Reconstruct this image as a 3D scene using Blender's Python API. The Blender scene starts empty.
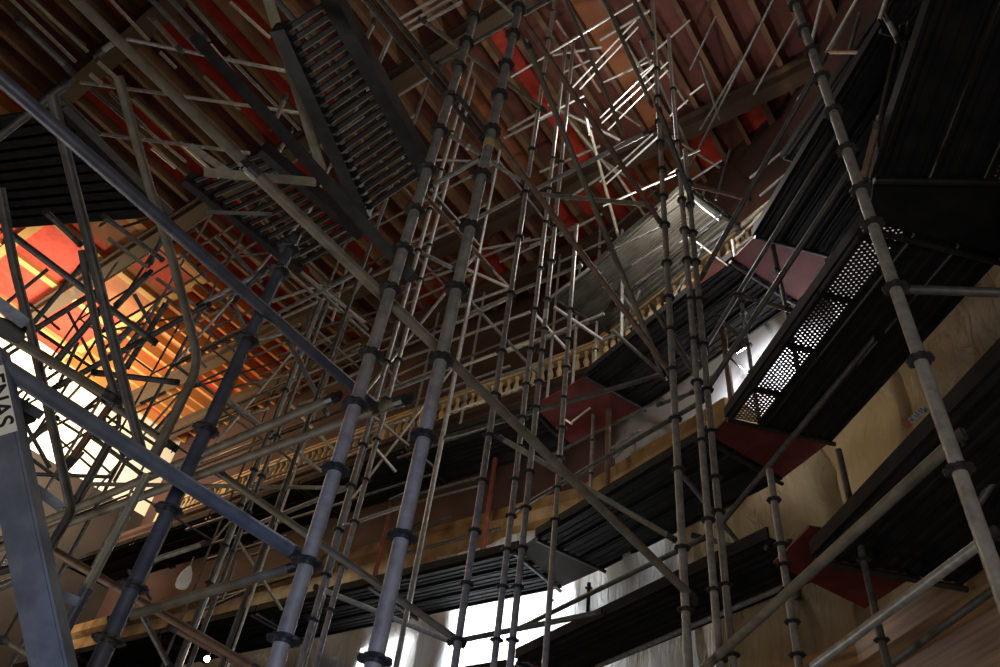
import bpy, bmesh, math, random
from mathutils import Vector, Matrix
random.seed(7)
sc = bpy.context.scene
C = sc.collection
PI = math.pi
SHIFT = 1.6            # camera height above the auditorium floor; everything below is measured from the eye

# ------------------------------------------------------------------ camera
F = 778.0
RX = Vector((0.988041, -0.154191, 0.0)); RY = Vector((-0.106024, -0.679390, -0.726077)); RZ = Vector((0.111955, 0.717394, -0.687613))
def ray(x, y):
    d = Vector((x - 500.0, -(y - 333.5), -F))
    return Vector((RX.dot(d), RY.dot(d), RZ.dot(d)))
cam = bpy.data.cameras.new('camera'); cam.sensor_width = 36.0; cam.lens = F / 1000 * 36
cam.clip_start = 0.05; cam.clip_end = 200
co = bpy.data.objects.new('camera', cam); C.objects.link(co)
co.matrix_world = Matrix(((RX[0], RX[1], RX[2], 0), (RY[0], RY[1], RY[2], 0), (RZ[0], RZ[1], RZ[2], SHIFT), (0, 0, 0, 1)))
sc.camera = co
def at(x, y, d):       # point at distance d along the sight line
    r = ray(x, y).normalized(); return r * d
def onz(x, y, h):      # point where the sight line meets the level h above the eye
    r = ray(x, y); return r * (h / r.z)

# ------------------------------------------------------------------ materials
def mat(name, col, rough=0.6, metal=0.0, col2=None, scale=6.0, bump=0.0, detail=6.0, lo=0.35, hi=0.65, stretch=None, spec=0.5, coat=0.0):
    m = bpy.data.materials.new(name); m.use_nodes = True
    nt = m.node_tree; b = nt.nodes['Principled BSDF']
    b.inputs['Base Color'].default_value = (*col, 1); b.inputs['Roughness'].default_value = rough
    b.inputs['Metallic'].default_value = metal; b.inputs['Specular IOR Level'].default_value = spec
    if coat: b.inputs['Coat Weight'].default_value = coat; b.inputs['Coat Roughness'].default_value = 0.15
    if col2 is not None or bump:
        tc = nt.nodes.new('ShaderNodeTexCoord'); n = nt.nodes.new('ShaderNodeTexNoise')
        n.inputs['Scale'].default_value = scale; n.inputs['Detail'].default_value = detail
        src = tc.outputs['Object']
        if stretch:
            mp = nt.nodes.new('ShaderNodeMapping'); mp.inputs['Scale'].default_value = stretch
            nt.links.new(src, mp.inputs['Vector']); src = mp.outputs['Vector']
        nt.links.new(src, n.inputs['Vector'])
        if col2 is not None:
            r = nt.nodes.new('ShaderNodeValToRGB')
            r.color_ramp.elements[0].position = lo; r.color_ramp.elements[1].position = hi
            r.color_ramp.elements[0].color = (*col, 1); r.color_ramp.elements[1].color = (*col2, 1)
            nt.links.new(n.outputs['Fac'], r.inputs['Fac']); nt.links.new(r.outputs['Color'], b.inputs['Base Color'])
        if bump:
            bp = nt.nodes.new('ShaderNodeBump'); bp.inputs['Strength'].default_value = bump; bp.inputs['Distance'].default_value = 0.02
            nt.links.new(n.outputs['Fac'], bp.inputs['Height']); nt.links.new(bp.outputs['Normal'], b.inputs['Normal'])
    return m
def emit(name, col, s):
    m = bpy.data.materials.new(name); m.use_nodes = True
    b = m.node_tree.nodes['Principled BSDF']; b.inputs['Base Color'].default_value = (*col, 1)
    b.inputs['Emission Color'].default_value = (*col, 1); b.inputs['Emission Strength'].default_value = s
    return m
M = {
 'G': mat('galvanised_steel', (.30, .29, .28), .42, .35, (.46, .45, .43), 22, .15),
 'L': mat('lamplit_galvanised_steel', (.70, .70, .69), .30, .45, (.82, .82, .81), 22),  # lamp glare on the tubes put into a paler steel colour
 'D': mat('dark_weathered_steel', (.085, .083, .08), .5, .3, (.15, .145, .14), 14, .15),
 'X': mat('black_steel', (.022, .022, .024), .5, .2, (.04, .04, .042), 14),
 'K': mat('khaki_dusty_steel', (.24, .22, .16), .65, .1, (.36, .34, .26), 16, .2),
 'O': mat('olive_dusty_tube', (.15, .135, .10), .6, .15, (.24, .215, .165), 12, .2),
 'B': mat('blue_grey_steel', (.12, .145, .20), .45, .2, (.18, .21, .28), 14, .15),
 'N': mat('navy_dark_steel', (.075, .085, .12), .45, .3, (.12, .13, .17), 14, .15),
 'R': mat('red_oxide_steel', (.24, .06, .04), .6, .1, (.32, .10, .07), 10),
 'P': mat('pale_green_tube', (.34, .36, .30), .5, .2, (.46, .47, .40), 12),
 'rust': mat('rust_brown_tube', (.17, .10, .07), .6, .2, (.26, .17, .12), 16),
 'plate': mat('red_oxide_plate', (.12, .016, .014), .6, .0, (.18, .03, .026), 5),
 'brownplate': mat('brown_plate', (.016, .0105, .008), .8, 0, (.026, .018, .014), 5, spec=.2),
 'ros': mat('dark_cast_coupler', (.045, .045, .047), .45, .5, (.10, .10, .10), 30),
 'deck': mat('dirty_shaded_deck_steel', (.009, .009, .010), .75, 0, (.019, .018, .019), 5, spec=.25),  # dirt, plus the shade under the decks put into the near-black
 'deckg': mat('lamplit_deck_planks', (.05, .045, .035), .7, 0, (.09, .083, .066), 4),  # khaki planks with the lamplight from below put into a lighter tone
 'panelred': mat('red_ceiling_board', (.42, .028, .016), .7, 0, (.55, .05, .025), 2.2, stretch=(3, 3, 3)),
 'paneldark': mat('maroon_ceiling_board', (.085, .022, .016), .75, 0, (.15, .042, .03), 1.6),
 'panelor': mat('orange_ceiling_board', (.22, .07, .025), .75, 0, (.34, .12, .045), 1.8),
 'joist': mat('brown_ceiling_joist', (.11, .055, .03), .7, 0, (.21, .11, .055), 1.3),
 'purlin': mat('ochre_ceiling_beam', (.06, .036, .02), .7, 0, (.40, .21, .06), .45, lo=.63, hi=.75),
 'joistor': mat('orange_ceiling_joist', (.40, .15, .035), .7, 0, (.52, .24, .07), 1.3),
 'darkwall': mat('shaded_lower_wall', (.012, .008, .007), .85, 0, (.025, .016, .013), 1.0),  # shade below the floodlit end wall put into a near-black base colour
 'salmon': mat('lamplit_red_plate', (.42, .13, .10), .5),  # red plate with the lamplight on it put into a paler colour
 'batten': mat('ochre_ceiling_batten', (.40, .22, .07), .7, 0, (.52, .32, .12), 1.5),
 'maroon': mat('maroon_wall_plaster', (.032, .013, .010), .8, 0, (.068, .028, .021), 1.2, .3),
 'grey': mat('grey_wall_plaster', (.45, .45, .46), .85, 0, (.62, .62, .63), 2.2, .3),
 'peel': mat('peeling_brown_plaster', (.06, .045, .04), .85, 0, (.22, .21, .21), .9, .4, lo=.42, hi=.52),
 'tan': mat('tan_balcony_plaster', (.22, .115, .042), .34, 0, (.50, .33, .16), 3.2, .6, lo=.32, hi=.68),
 'stone': mat('cream_baluster_stone', (.50, .36, .18), .6, 0, (.62, .48, .28), 5),
 'timber': mat('brown_timber_boards', (.20, .095, .042), .55, 0, (.46, .27, .13), 1.6, .4, stretch=(.5, .5, 12)),
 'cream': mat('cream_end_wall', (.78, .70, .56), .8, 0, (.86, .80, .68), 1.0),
 'floor': mat('dark_floor', (.05, .045, .04), .8, 0, (.09, .08, .07), 1.5),
 'white': mat('white_label', (.85, .85, .80), .5), 'ink': mat('black_letter_ink', (.012, .012, .012), .5), 'redlabel': mat('red_label', (.5, .08, .06), .5),
 'yellow': mat('yellow_tape', (.55, .45, .16), .5),
 'bag': mat('white_bag_plastic', (.75, .72, .66), .4, 0, (.88, .86, .8), 8, .4),
 'housing': mat('lamp_housing', (.03, .03, .03), .4, .3),
 'cable': mat('black_cable', (.015, .015, .015), .5),
}
M['bulb_white'] = emit('floodlight_lens', (.86, .93, 1.0), 60)
M['bulb_warm'] = emit('warm_lamp_glass', (1.0, .80, .5), 30)
def plastic_mat(name, c1, c2, rough=.28, spec=.5):
    m = bpy.data.materials.new(name); m.use_nodes = True
    nt = m.node_tree; nt.nodes.clear()
    out = nt.nodes.new('ShaderNodeOutputMaterial'); tr = nt.nodes.new('ShaderNodeBsdfTranslucent'); gl = nt.nodes.new('ShaderNodeBsdfPrincipled')
    mx = nt.nodes.new('ShaderNodeMixShader'); n = nt.nodes.new('ShaderNodeTexNoise'); r = nt.nodes.new('ShaderNodeValToRGB'); tc = nt.nodes.new('ShaderNodeTexCoord')
    mp = nt.nodes.new('ShaderNodeMapping'); mp.inputs['Scale'].default_value = (1.4, 1.4, .7)
    n.inputs['Scale'].default_value = 1.3; n.inputs['Detail'].default_value = 5
    r.color_ramp.elements[0].color = (*c1, 1); r.color_ramp.elements[1].color = (*c2, 1)
    r.color_ramp.elements[0].position = .35; r.color_ramp.elements[1].position = .65
    nt.links.new(tc.outputs['Object'], mp.inputs[0]); nt.links.new(mp.outputs[0], n.inputs['Vector']); nt.links.new(n.outputs['Fac'], r.inputs['Fac'])
    gl.inputs['Specular IOR Level'].default_value = spec; nt.links.new(r.outputs['Color'], tr.inputs['Color']); nt.links.new(r.outputs['Color'], gl.inputs['Base Color'])
    n2 = nt.nodes.new('ShaderNodeTexNoise'); n2.inputs['Scale'].default_value = 5; n2.inputs['Detail'].default_value = 6; n2.inputs['Distortion'].default_value = 1.5
    mp2 = nt.nodes.new('ShaderNodeMapping'); mp2.inputs['Scale'].default_value = (1.6, 1, .5); nt.links.new(tc.outputs['Object'], mp2.inputs[0]); nt.links.new(mp2.outputs[0], n2.inputs['Vector'])
    bp = nt.nodes.new('ShaderNodeBump'); bp.inputs['Strength'].default_value = .8; bp.inputs['Distance'].default_value = .06
    nt.links.new(n2.outputs['Fac'], bp.inputs['Height']); nt.links.new(bp.outputs[0], gl.inputs['Normal']); nt.links.new(bp.outputs[0], tr.inputs['Normal'])
    gl.inputs['Roughness'].default_value = rough; mx.inputs['Fac'].default_value = .5
    nt.links.new(tr.outputs[0], mx.inputs[1]); nt.links.new(gl.outputs[0], mx.inputs[2]); nt.links.new(mx.outputs[0], out.inputs['Surface'])
    return m
M['plastic'] = plastic_mat('clear_dust_sheet_plastic', (.60, .60, .57), (.82, .83, .83)); M['beige'] = plastic_mat('beige_dust_sheet_plastic', (.30, .21, .11), (.42, .33, .20), .5, .15)
def perf_mat():
    m = bpy.data.materials.new('perforated_deck_steel'); m.use_nodes = True
    nt = m.node_tree; b = nt.nodes['Principled BSDF']
    b.inputs['Base Color'].default_value = (.03, .03, .032, 1); b.inputs['Roughness'].default_value = .55
    out = [x for x in nt.nodes if x.type == 'OUTPUT_MATERIAL'][0]
    tc = nt.nodes.new('ShaderNodeTexCoord'); sp = nt.nodes.new('ShaderNodeSeparateXYZ'); nt.links.new(tc.outputs['Object'], sp.inputs[0])
    def mth(op, a, bb):
        x = nt.nodes.new('ShaderNodeMath'); x.operation = op
        for i, v in enumerate((a, bb)):
            if v is None: continue
            if isinstance(v, (int, float)): x.inputs[i].default_value = v
            else: nt.links.new(v, x.inputs[i])
        return x.outputs[0]
    P = .040
    row = mth('FLOOR', mth('DIVIDE', sp.outputs['Y'], P * .87), None)
    shift = mth('MULTIPLY', mth('MODULO', mth('ADD', row, 100), 2), .5)
    fx = mth('SUBTRACT', mth('FRACT', mth('ADD', mth('DIVIDE', sp.outputs['X'], P), shift), None), .5)
    fy = mth('MULTIPLY', mth('SUBTRACT', mth('FRACT', mth('DIVIDE', sp.outputs['Y'], P * .87), None), .5), .87)
    d = mth('ADD', mth('MULTIPLY', fx, fx), mth('MULTIPLY', fy, fy))
    hole = mth('LESS_THAN', d, .048)
    tr = nt.nodes.new('ShaderNodeBsdfTransparent'); mx = nt.nodes.new('ShaderNodeMixShader')
    nt.links.new(hole, mx.inputs['Fac']); nt.links.new(b.outputs[0], mx.inputs[1]); nt.links.new(tr.outputs[0], mx.inputs[2])
    nt.links.new(mx.outputs[0], out.inputs['Surface'])
    return m
M['perf'] = perf_mat()

# ------------------------------------------------------------------ helpers
UP = Vector((0, 0, SHIFT))
def link(name, bm, m, parent=None, smooth=False, loc=None):
    me = bpy.data.meshes.new(name); bmesh.ops.recalc_face_normals(bm, faces=bm.faces[:])
    if smooth:
        for f in bm.faces: f.smooth = True
    bm.to_mesh(me); bm.free()
    for mm in (m if isinstance(m, (list, tuple)) else [m]): me.materials.append(M[mm] if isinstance(mm, str) else mm)
    if smooth: me.set_sharp_from_angle(angle=math.radians(40))
    o = bpy.data.objects.new(name, me); C.objects.link(o)
    if parent is not None: o.parent = parent
    if loc is not None: o.location = loc
    return o
def tag(o, label, cat, group=None):
    o['label'] = label; o['category'] = cat
    if group: o['group'] = group
    return o
def root(name, loc, label, cat, group=None, rotz=0.0):
    o = bpy.data.objects.new(name, None); C.objects.link(o); o.empty_display_size = .2
    o.location = loc; o.rotation_euler = (0, 0, rotz)
    return tag(o, label, cat, group)
def structure(o): o['kind'] = 'structure'; return o
def add_box(bm, c, s, X=Vector((1, 0, 0)), Y=Vector((0, 1, 0)), Z=Vector((0, 0, 1))):
    vs = []
    for i in (-1, 1):
        for j in (-1, 1):
            for k in (-1, 1): vs.append(bm.verts.new(Vector(c) + X * (i * s[0] / 2) + Y * (j * s[1] / 2) + Z * (k * s[2] / 2)))
    for f in ((0, 1, 3, 2), (4, 6, 7, 5), (0, 4, 5, 1), (2, 3, 7, 6), (0, 2, 6, 4), (1, 5, 7, 3)): bm.faces.new([vs[i] for i in f])
def frame(d):
    d = d.normalized(); a = Vector((0, 0, 1)) if abs(d.z) < .9 else Vector((1, 0, 0))
    x = d.cross(a).normalized(); return x, d.cross(x).normalized()
def add_tube(bm, pts, r, n=10, caps=True):
    pts = [Vector(p) for p in pts]; rings = []; x = None
    for i, p in enumerate(pts):
        d = (pts[min(i + 1, len(pts) - 1)] - pts[max(i - 1, 0)]).normalized()
        if x is None: x, y = frame(d)
        else: x = (x - d * x.dot(d)).normalized(); y = d.cross(x)
        rr = r[i] if isinstance(r, (list, tuple)) else r
        rings.append([bm.verts.new(p + x * (rr * math.cos(2 * PI * k / n)) + y * (rr * math.sin(2 * PI * k / n))) for k in range(n)])
    for a, b in zip(rings, rings[1:]):
        for k in range(n): bm.faces.new((a[k], a[(k + 1) % n], b[(k + 1) % n], b[k]))
    if caps: bm.faces.new(rings[0][::-1]); bm.faces.new(rings[-1])
def rosette_bm(r):
    bm = bmesh.new(); n = 32; R = r * 2.0; t = r * .14
    top = []; bot = []
    for k in range(n):
        a = 2 * PI * k / n; rr = R * (1.0 if k % 4 else .86)
        top.append(bm.verts.new((rr * math.cos(a), rr * math.sin(a), t))); bot.append(bm.verts.new((rr * math.cos(a), rr * math.sin(a), -t)))
    bm.faces.new(top); bm.faces.new(bot[::-1])
    for k in range(n): bm.faces.new((top[k], bot[k], bot[(k + 1) % n], top[(k + 1) % n]))
    add_tube(bm, [(0, 0, -r * .55), (0, 0, r * .55)], r * 1.13, 14)
    return bm
def wedge_bm(d, r):   # cast wedge head at the end of a tube that leaves in direction d
    bm = bmesh.new(); d = d.normalized(); x, y = frame(d)
    add_tube(bm, [d * (-r * .2), d * (r * 2.0)], [r * 1.15, r * 1.06], 10)
    add_box(bm, d * (-r * .9), (r * 1.8, r * .9, r * 1.9), d, x, y)
    add_box(bm, d * (-r * .9) + y * (r * .2), (r * .3, r * .4, r * 3.0), d, x, y)
    return bm
R0 = .0242
RV = .0255       # tube with its coat of dust and paint
def ledger(name, label, cat, group, p0, p1, r, m, parts=True, n=10):
    p0 = p0 + UP; p1 = p1 + UP; d = p1 - p0
    if not parts:
        bm = bmesh.new(); add_tube(bm, [Vector((0, 0, 0)), d], r, 8)
        return tag(link(name, bm, m, None, True, p0), label, cat, group)
    t = root(name, p0, label, cat, group)
    bm = bmesh.new(); add_tube(bm, [Vector((0, 0, 0)), d], r, n); link('tube', bm, m, t, True)
    link('wedge_head', wedge_bm(d, r), 'ros', t, False)
    link('wedge_head', wedge_bm(-d, r), 'ros', t, False, d)
    return t
def bent(name, label, cat, group, pts, r, m, n=10):
    # soften the corners of a bent tube
    P = [Vector(p) + UP for p in pts]; Q = [P[0]]
    for a, b, c in zip(P, P[1:], P[2:]):
        k = min((b - a).length, (c - b).length) * .22
        s = b + (a - b).normalized() * k; e = b + (c - b).normalized() * k
        for i in range(6):
            u = i / 5; Q.append(s * (1 - u) ** 2 + b * (2 * u * (1 - u)) + e * u * u)
    Q.append(P[-1])
    bm = bmesh.new(); add_tube(bm, [q - P[0] for q in Q], r, n)
    return tag(link(name, bm, m, None, True, P[0]), label, cat, group)
ROS = {}
def standard(label, group, x, y, t, ytop, m, ros=None, step=.5, parts=True, extra=None, r=None, zbot=-SHIFT, cat='scaffold pole', offs=None):
    """a vertical scaffold tube through pixel (x, y), t pixels wide there, up to the height seen at row ytop"""
    d = 2 * R0 * F / (t * 1.12); p = at(x, y, d)
    if offs is not None: p = hit(x, y, offs)
    # height of the top: the point of the vertical line that shows at row ytop
    lo, hi = 0.0, 60.0
    def row(z):
        q = Vector((p.x, p.y, z)); cx = RX[0]*q.x + RY[0]*q.y + RZ[0]*q.z; cy = RX[1]*q.x + RY[1]*q.y + RZ[1]*q.z; cz = RX[2]*q.x + RY[2]*q.y + RZ[2]*q.z
        return 333.5 - F * cy / -cz
    for _ in range(50):
        mid = (lo + hi) / 2
        if row(mid) > ytop: lo = mid
        else: hi = mid
    ztop = min(lo, 11.9)
    rr = r or RV; base = Vector((p.x, p.y, zbot + SHIFT)); H = ztop - zbot
    if not parts:
        bm = bmesh.new(); add_tube(bm, [(0, 0, 0), (0, 0, H)], rr, 8)
        return tag(link('scaffold_standard', bm, m, None, True, base), label, cat, group)
    tn = root('scaffold_standard', base, label, cat, group)
    bm = bmesh.new(); add_tube(bm, [(0, 0, 0), (0, 0, H)], rr, 14); link('tube', bm, m, tn, True)
    if zbot == -SHIFT:
        bm = bmesh.new(); add_box(bm, (0, 0, .005), (.15, .15, .01)); add_tube(bm, [(0, 0, .01), (0, 0, .15)], rr * 1.15); link('base_plate', bm, 'ros', tn)
    key = round(rr, 4)
    if key not in ROS:
        o = link('rosette', rosette_bm(rr), 'ros', None); ROS[key] = o.data; bpy.data.objects.remove(o)
    zs = []
    if ros:                       # rosettes at the rows where the photo shows them
        for yy in ros:
            lo, hi = 0.0, 60.0
            for _ in range(50):
                mid = (lo + hi) / 2
                if row(mid) > yy: lo = mid
                else: hi = mid
            zs.append(lo - zbot)
    else:
        z = .3
        while z < H - .05: zs.append(z); z += step
    for z in zs:
        if z < H + .02:
            o = bpy.data.objects.new('rosette', ROS[key]); C.objects.link(o); o.parent = tn; o.location = (0, 0, z)
    return tn

# ------------------------------------------------------------------ plan of the horseshoe auditorium
U = Vector((.754, -.656, 0)); V = Vector((.656, .754, 0))
POLY = [(-10.3, 18.8), (.7, 9.2), (.85, 8.85), (2.28, 6.25), (2.36, 5.95), (2.62, 3.4), (2.42, 3.1), (1.95, .55)]
def off(o):
    L = []
    for i in (0, 2, 4, 6):
        a = Vector(POLY[i]); b = Vector(POLY[i + 1]); d = (b - a).normalized(); n = Vector((-d.y, d.x)); L.append((a + n * o, d, b + n * o))
    P = [L[0][0]]
    for (p, d, _), (q, e, _2) in zip(L, L[1:]):
        den = d.x * -e.y + e.x * d.y; w = q - p
        t = (w.x * -e.y + e.x * w.y) / den; P.append(p + d * t)
    P.append(L[-1][2])
    return P
def mirror(p):        # across the long axis of the hall
    q = Vector((p[0], p[1], 0)); v = q.dot(V); q = q - V * (2 * v); return Vector((q.x, q.y))
def hit(x, y, o):
    d = ray(x, y); P = off(o)
    for a, b in zip(P, P[1:]):
        e = a - b; den = d.x * e.y - e.x * d.y
        s = (a.x * e.y - e.x * a.y) / den; t = (d.x * a.y - a.x * d.y) / den
        if s > 0 and 0 <= t <= 1: return d * s
    return None
def strip(name, profile, m, i0, i1, frac=1.0):
    """a band of constant section (offset, height) along sides i0..i1 of the horseshoe"""
    rows = [[off(o)[i] for i in range(i0, i1 + 1)] for o, z in profile]
    if frac < 1: rows = [row[:-1] + [row[-2] + (row[-1] - row[-2]) * frac] for row in rows]
    bm = bmesh.new(); vs = [[bm.verts.new((q.x, q.y, z + SHIFT)) for q in row] for row, (o, z) in zip(rows, profile)]
    for a, b in zip(vs, vs[1:]):
        for k in range(len(a) - 1): bm.faces.new((a[k], a[k + 1], b[k + 1], b[k]))
    return link(name, bm, m)

# ---- shell
CZ = 12.9             # underside of the ceiling boards
def quad_wall(name, pts, z0, z1, m, th=.25):
    bm = bmesh.new()
    for a, b in zip(pts, pts[1:]):
        a = Vector(a); b = Vector(b); d = (b - a).normalized(); n = Vector((-d.y, d.x))
        c = (a + b) / 2 + n * (th / 2)
        add_box(bm, (c.x, c.y, (z0 + z1) / 2 + SHIFT), ((b - a).length + .1, th, z1 - z0), Vector((d.x, d.y, 0)), Vector((n.x, n.y, 0)))
    return structure(link(name, bm, m))
W = off(2.0); UE = -20.2
W[0] = W[1] + (W[0] - W[1]).normalized() * ((Vector((W[1].x, W[1].y, 0)).dot(U) - UE))
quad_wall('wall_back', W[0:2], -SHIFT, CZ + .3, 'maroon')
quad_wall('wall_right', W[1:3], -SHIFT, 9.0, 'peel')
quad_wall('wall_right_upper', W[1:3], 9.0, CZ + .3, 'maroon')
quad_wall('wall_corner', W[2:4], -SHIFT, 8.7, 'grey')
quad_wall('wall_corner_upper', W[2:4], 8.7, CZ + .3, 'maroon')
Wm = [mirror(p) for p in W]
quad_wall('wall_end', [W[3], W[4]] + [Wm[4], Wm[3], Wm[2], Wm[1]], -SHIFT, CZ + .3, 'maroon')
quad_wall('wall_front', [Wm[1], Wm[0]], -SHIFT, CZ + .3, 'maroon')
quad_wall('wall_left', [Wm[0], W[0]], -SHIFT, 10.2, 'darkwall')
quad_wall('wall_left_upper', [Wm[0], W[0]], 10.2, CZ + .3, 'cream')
bm = bmesh.new(); uv = [(-21, -11), (9, -11), (9, 11.5), (-21, 11.5)]
c = U * -6 + V * .2; add_box(bm, (c.x, c.y, -.05), (31, 24, .1), U, V); structure(link('floor', bm, 'floor'))
# ceiling: boards between joists, seen from below
def upv(u, v, z): q = U * u + V * v; return Vector((q.x, q.y, z + SHIFT))
VB = [-9.4, -5.6, -1.8, .6, 3.8, 7.25, 9.4]
JS = .5
bm = bmesh.new(); u = -20.4; k = 0
REDS = {(4, 'hot')}
while u < 7.0:
    for i in range(len(VB) - 1):
        rnd = random.random()
        q = upv(u + JS / 2, (VB[i] + VB[i + 1]) / 2, 0)
        vs = [bm.verts.new(upv(a, b, CZ)) for a, b in ((u, VB[i]), (u + JS, VB[i]), (u + JS, VB[i + 1]), (u, VB[i + 1]))]
        vt = [bm.verts.new(upv(a, b, CZ + .08)) for a, b in ((u, VB[i]), (u + JS, VB[i]), (u + JS, VB[i + 1]), (u, VB[i + 1]))]
        fs = [bm.faces.new(vs[::-1]), bm.faces.new(vt)] + [bm.faces.new((vs[j], vs[(j + 1) % 4], vt[(j + 1) % 4], vt[j])) for j in range(4)]
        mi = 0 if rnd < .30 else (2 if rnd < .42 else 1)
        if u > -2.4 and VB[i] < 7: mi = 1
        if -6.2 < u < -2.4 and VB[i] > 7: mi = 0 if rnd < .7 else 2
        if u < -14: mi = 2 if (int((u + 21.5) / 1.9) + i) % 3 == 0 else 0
        for f in fs: f.material_index = mi
    u += JS; k += 1
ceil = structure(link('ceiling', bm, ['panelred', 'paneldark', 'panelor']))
u = -20.4
while u < 7.0:
    bm = bmesh.new(); dw = random.uniform(.07, .13); dh = random.uniform(.2, .3)
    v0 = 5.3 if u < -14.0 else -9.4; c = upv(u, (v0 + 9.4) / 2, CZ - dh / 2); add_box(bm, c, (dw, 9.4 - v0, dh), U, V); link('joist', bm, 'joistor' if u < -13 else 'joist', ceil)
    u += JS
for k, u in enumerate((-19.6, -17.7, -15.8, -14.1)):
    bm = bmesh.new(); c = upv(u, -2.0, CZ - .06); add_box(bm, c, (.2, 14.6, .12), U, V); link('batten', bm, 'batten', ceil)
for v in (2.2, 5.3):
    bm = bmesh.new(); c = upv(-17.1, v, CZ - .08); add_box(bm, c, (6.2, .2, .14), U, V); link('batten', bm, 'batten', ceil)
for v in VB[1:-1] + [8.75]:
    bm = bmesh.new(); c = upv(-6.7, v, CZ - .42); add_box(bm, c, (27.4, .26, .24), U, V)
    for s in (-1, 1): c = upv(-6.7, v + s * .17, CZ - .31); add_box(bm, c, (27.4, .09, .06), U, V)
    link('cross_beam', bm, 'purlin', ceil)

# ------------------------------------------------------------------ balcony tiers
def tier(name, label, z, m, i0, i1, prof=None, group=None, frac=1.0):
    P = prof or [(1.55, z - 1.45), (1.42, z - 1.4), (1.30, z - 1.15), (1.30, z - .35), (1.24, z - .28), (1.20, z - .22), (1.20, z - .02), (1.26, z), (2.0, z + .01)]
    return tag(strip(name, P, m, i0, i1, frac), label, 'balcony front')
tier('balcony_front', 'long tan plaster balcony front above the black decks, left of the brown triangular plate', 6.62, 'tan', 0, 1)
tier('balcony_front', 'tan plaster balcony front on the bend behind the row of slim poles', 6.62, 'tan', 1, 2, frac=.72)
tier('balcony_front', 'pale lower balcony front under the white glowing sheet', 3.15, 'timber', 0, 2)
tier('balcony_front', 'brown timber-boarded balcony front in the bottom right corner', 3.15, 'timber', 2, 4)
tier('balcony_front', 'dark cornice band carrying the cream balusters', 9.12, 'maroon', 0, 2, [(2.0, 8.3), (1.5, 8.35), (1.34, 8.6), (1.34, 8.95), (1.28, 9.0), (1.28, 9.12), (2.0, 9.13)])
# cornice lines above the floodlit wall
for z, o in ((8.55, 1.86),):
    tag(strip('wall_cornice', [(2.0, z - .14), (o + .06, z - .14), (o, z - .08), (o, z), (o + .05, z + .03), (2.0, z + .03)], 'grey', 1, 2), 'pale stepped cornice ledge above the floodlit grey wall', 'cornice')

# ------------------------------------------------------------------ balustrade
def baluster_mesh():
    bm = bmesh.new()
    prof = [(0, .055), (.04, .055), (.05, .035), (.09, .03), (.14, .05), (.19, .058), (.25, .045), (.33, .026), (.37, .03), (.39, .048), (.43, .05)]
    n = 10; rings = []
    for z, r in prof: rings.append([bm.verts.new((r * math.cos(2 * PI * k / n), r * math.sin(2 * PI * k / n), z)) for k in range(n)])
    for a, b in zip(rings, rings[1:]):
        for k in range(n): bm.faces.new((a[k], a[(k + 1) % n], b[(k + 1) % n], b[k]))
    bm.faces.new(rings[0][::-1]); bm.faces.new(rings[-1])
    o = link('baluster', bm, 'stone', None, True); me = o.data; bpy.data.objects.remove(o); return me
BAL = baluster_mesh()
P14 = off(1.42)
def balustrade(a, b, label):
    d = b - a; L = d.length; ang = math.atan2(d.y, d.x)
    t = root('balustrade', (a.x, a.y, 9.12 + SHIFT), label, 'balustrade', None, ang)
    bm = bmesh.new(); add_box(bm, (L / 2, 0, .035), (L, .17, .07)); link('base_rail', bm, 'stone', t)
    bm = bmesh.new(); add_box(bm, (L / 2, 0, .53), (L, .17, .07)); add_box(bm, (L / 2, 0, .585), (L, .22, .04)); link('top_rail', bm, 'stone', t)
    bm = bmesh.new(); add_box(bm, (.09, 0, .28), (.18, .15, .43)); link('pedestal', bm, 'stone', t)
    k = .30
    while k < L - .08:
        o = bpy.data.objects.new('baluster', BAL); C.objects.link(o); o.parent = t; o.location = (k, 0, .07); k += .19
a0, a1, a2 = P14[0], P14[1], P14[2]
da = (a0 - a1).normalized()
LB = ['nearest the red triangular plate', 'behind the two slim poles at mid-picture', 'crossed by the thick vertical blue pole', 'between the two thick blue poles', 'left of the thick blue poles, half hidden by tubes', 'farthest towards the floodlit end wall']
for k in range(5):
    balustrade(a1 + da * (2.57 * (k + 1)), a1 + da * (2.57 * k), 'run of cream stone balusters ' + LB[k])
balustrade(a1, a2, 'run of cream stone balusters on the bend above the dark deck')

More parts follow.
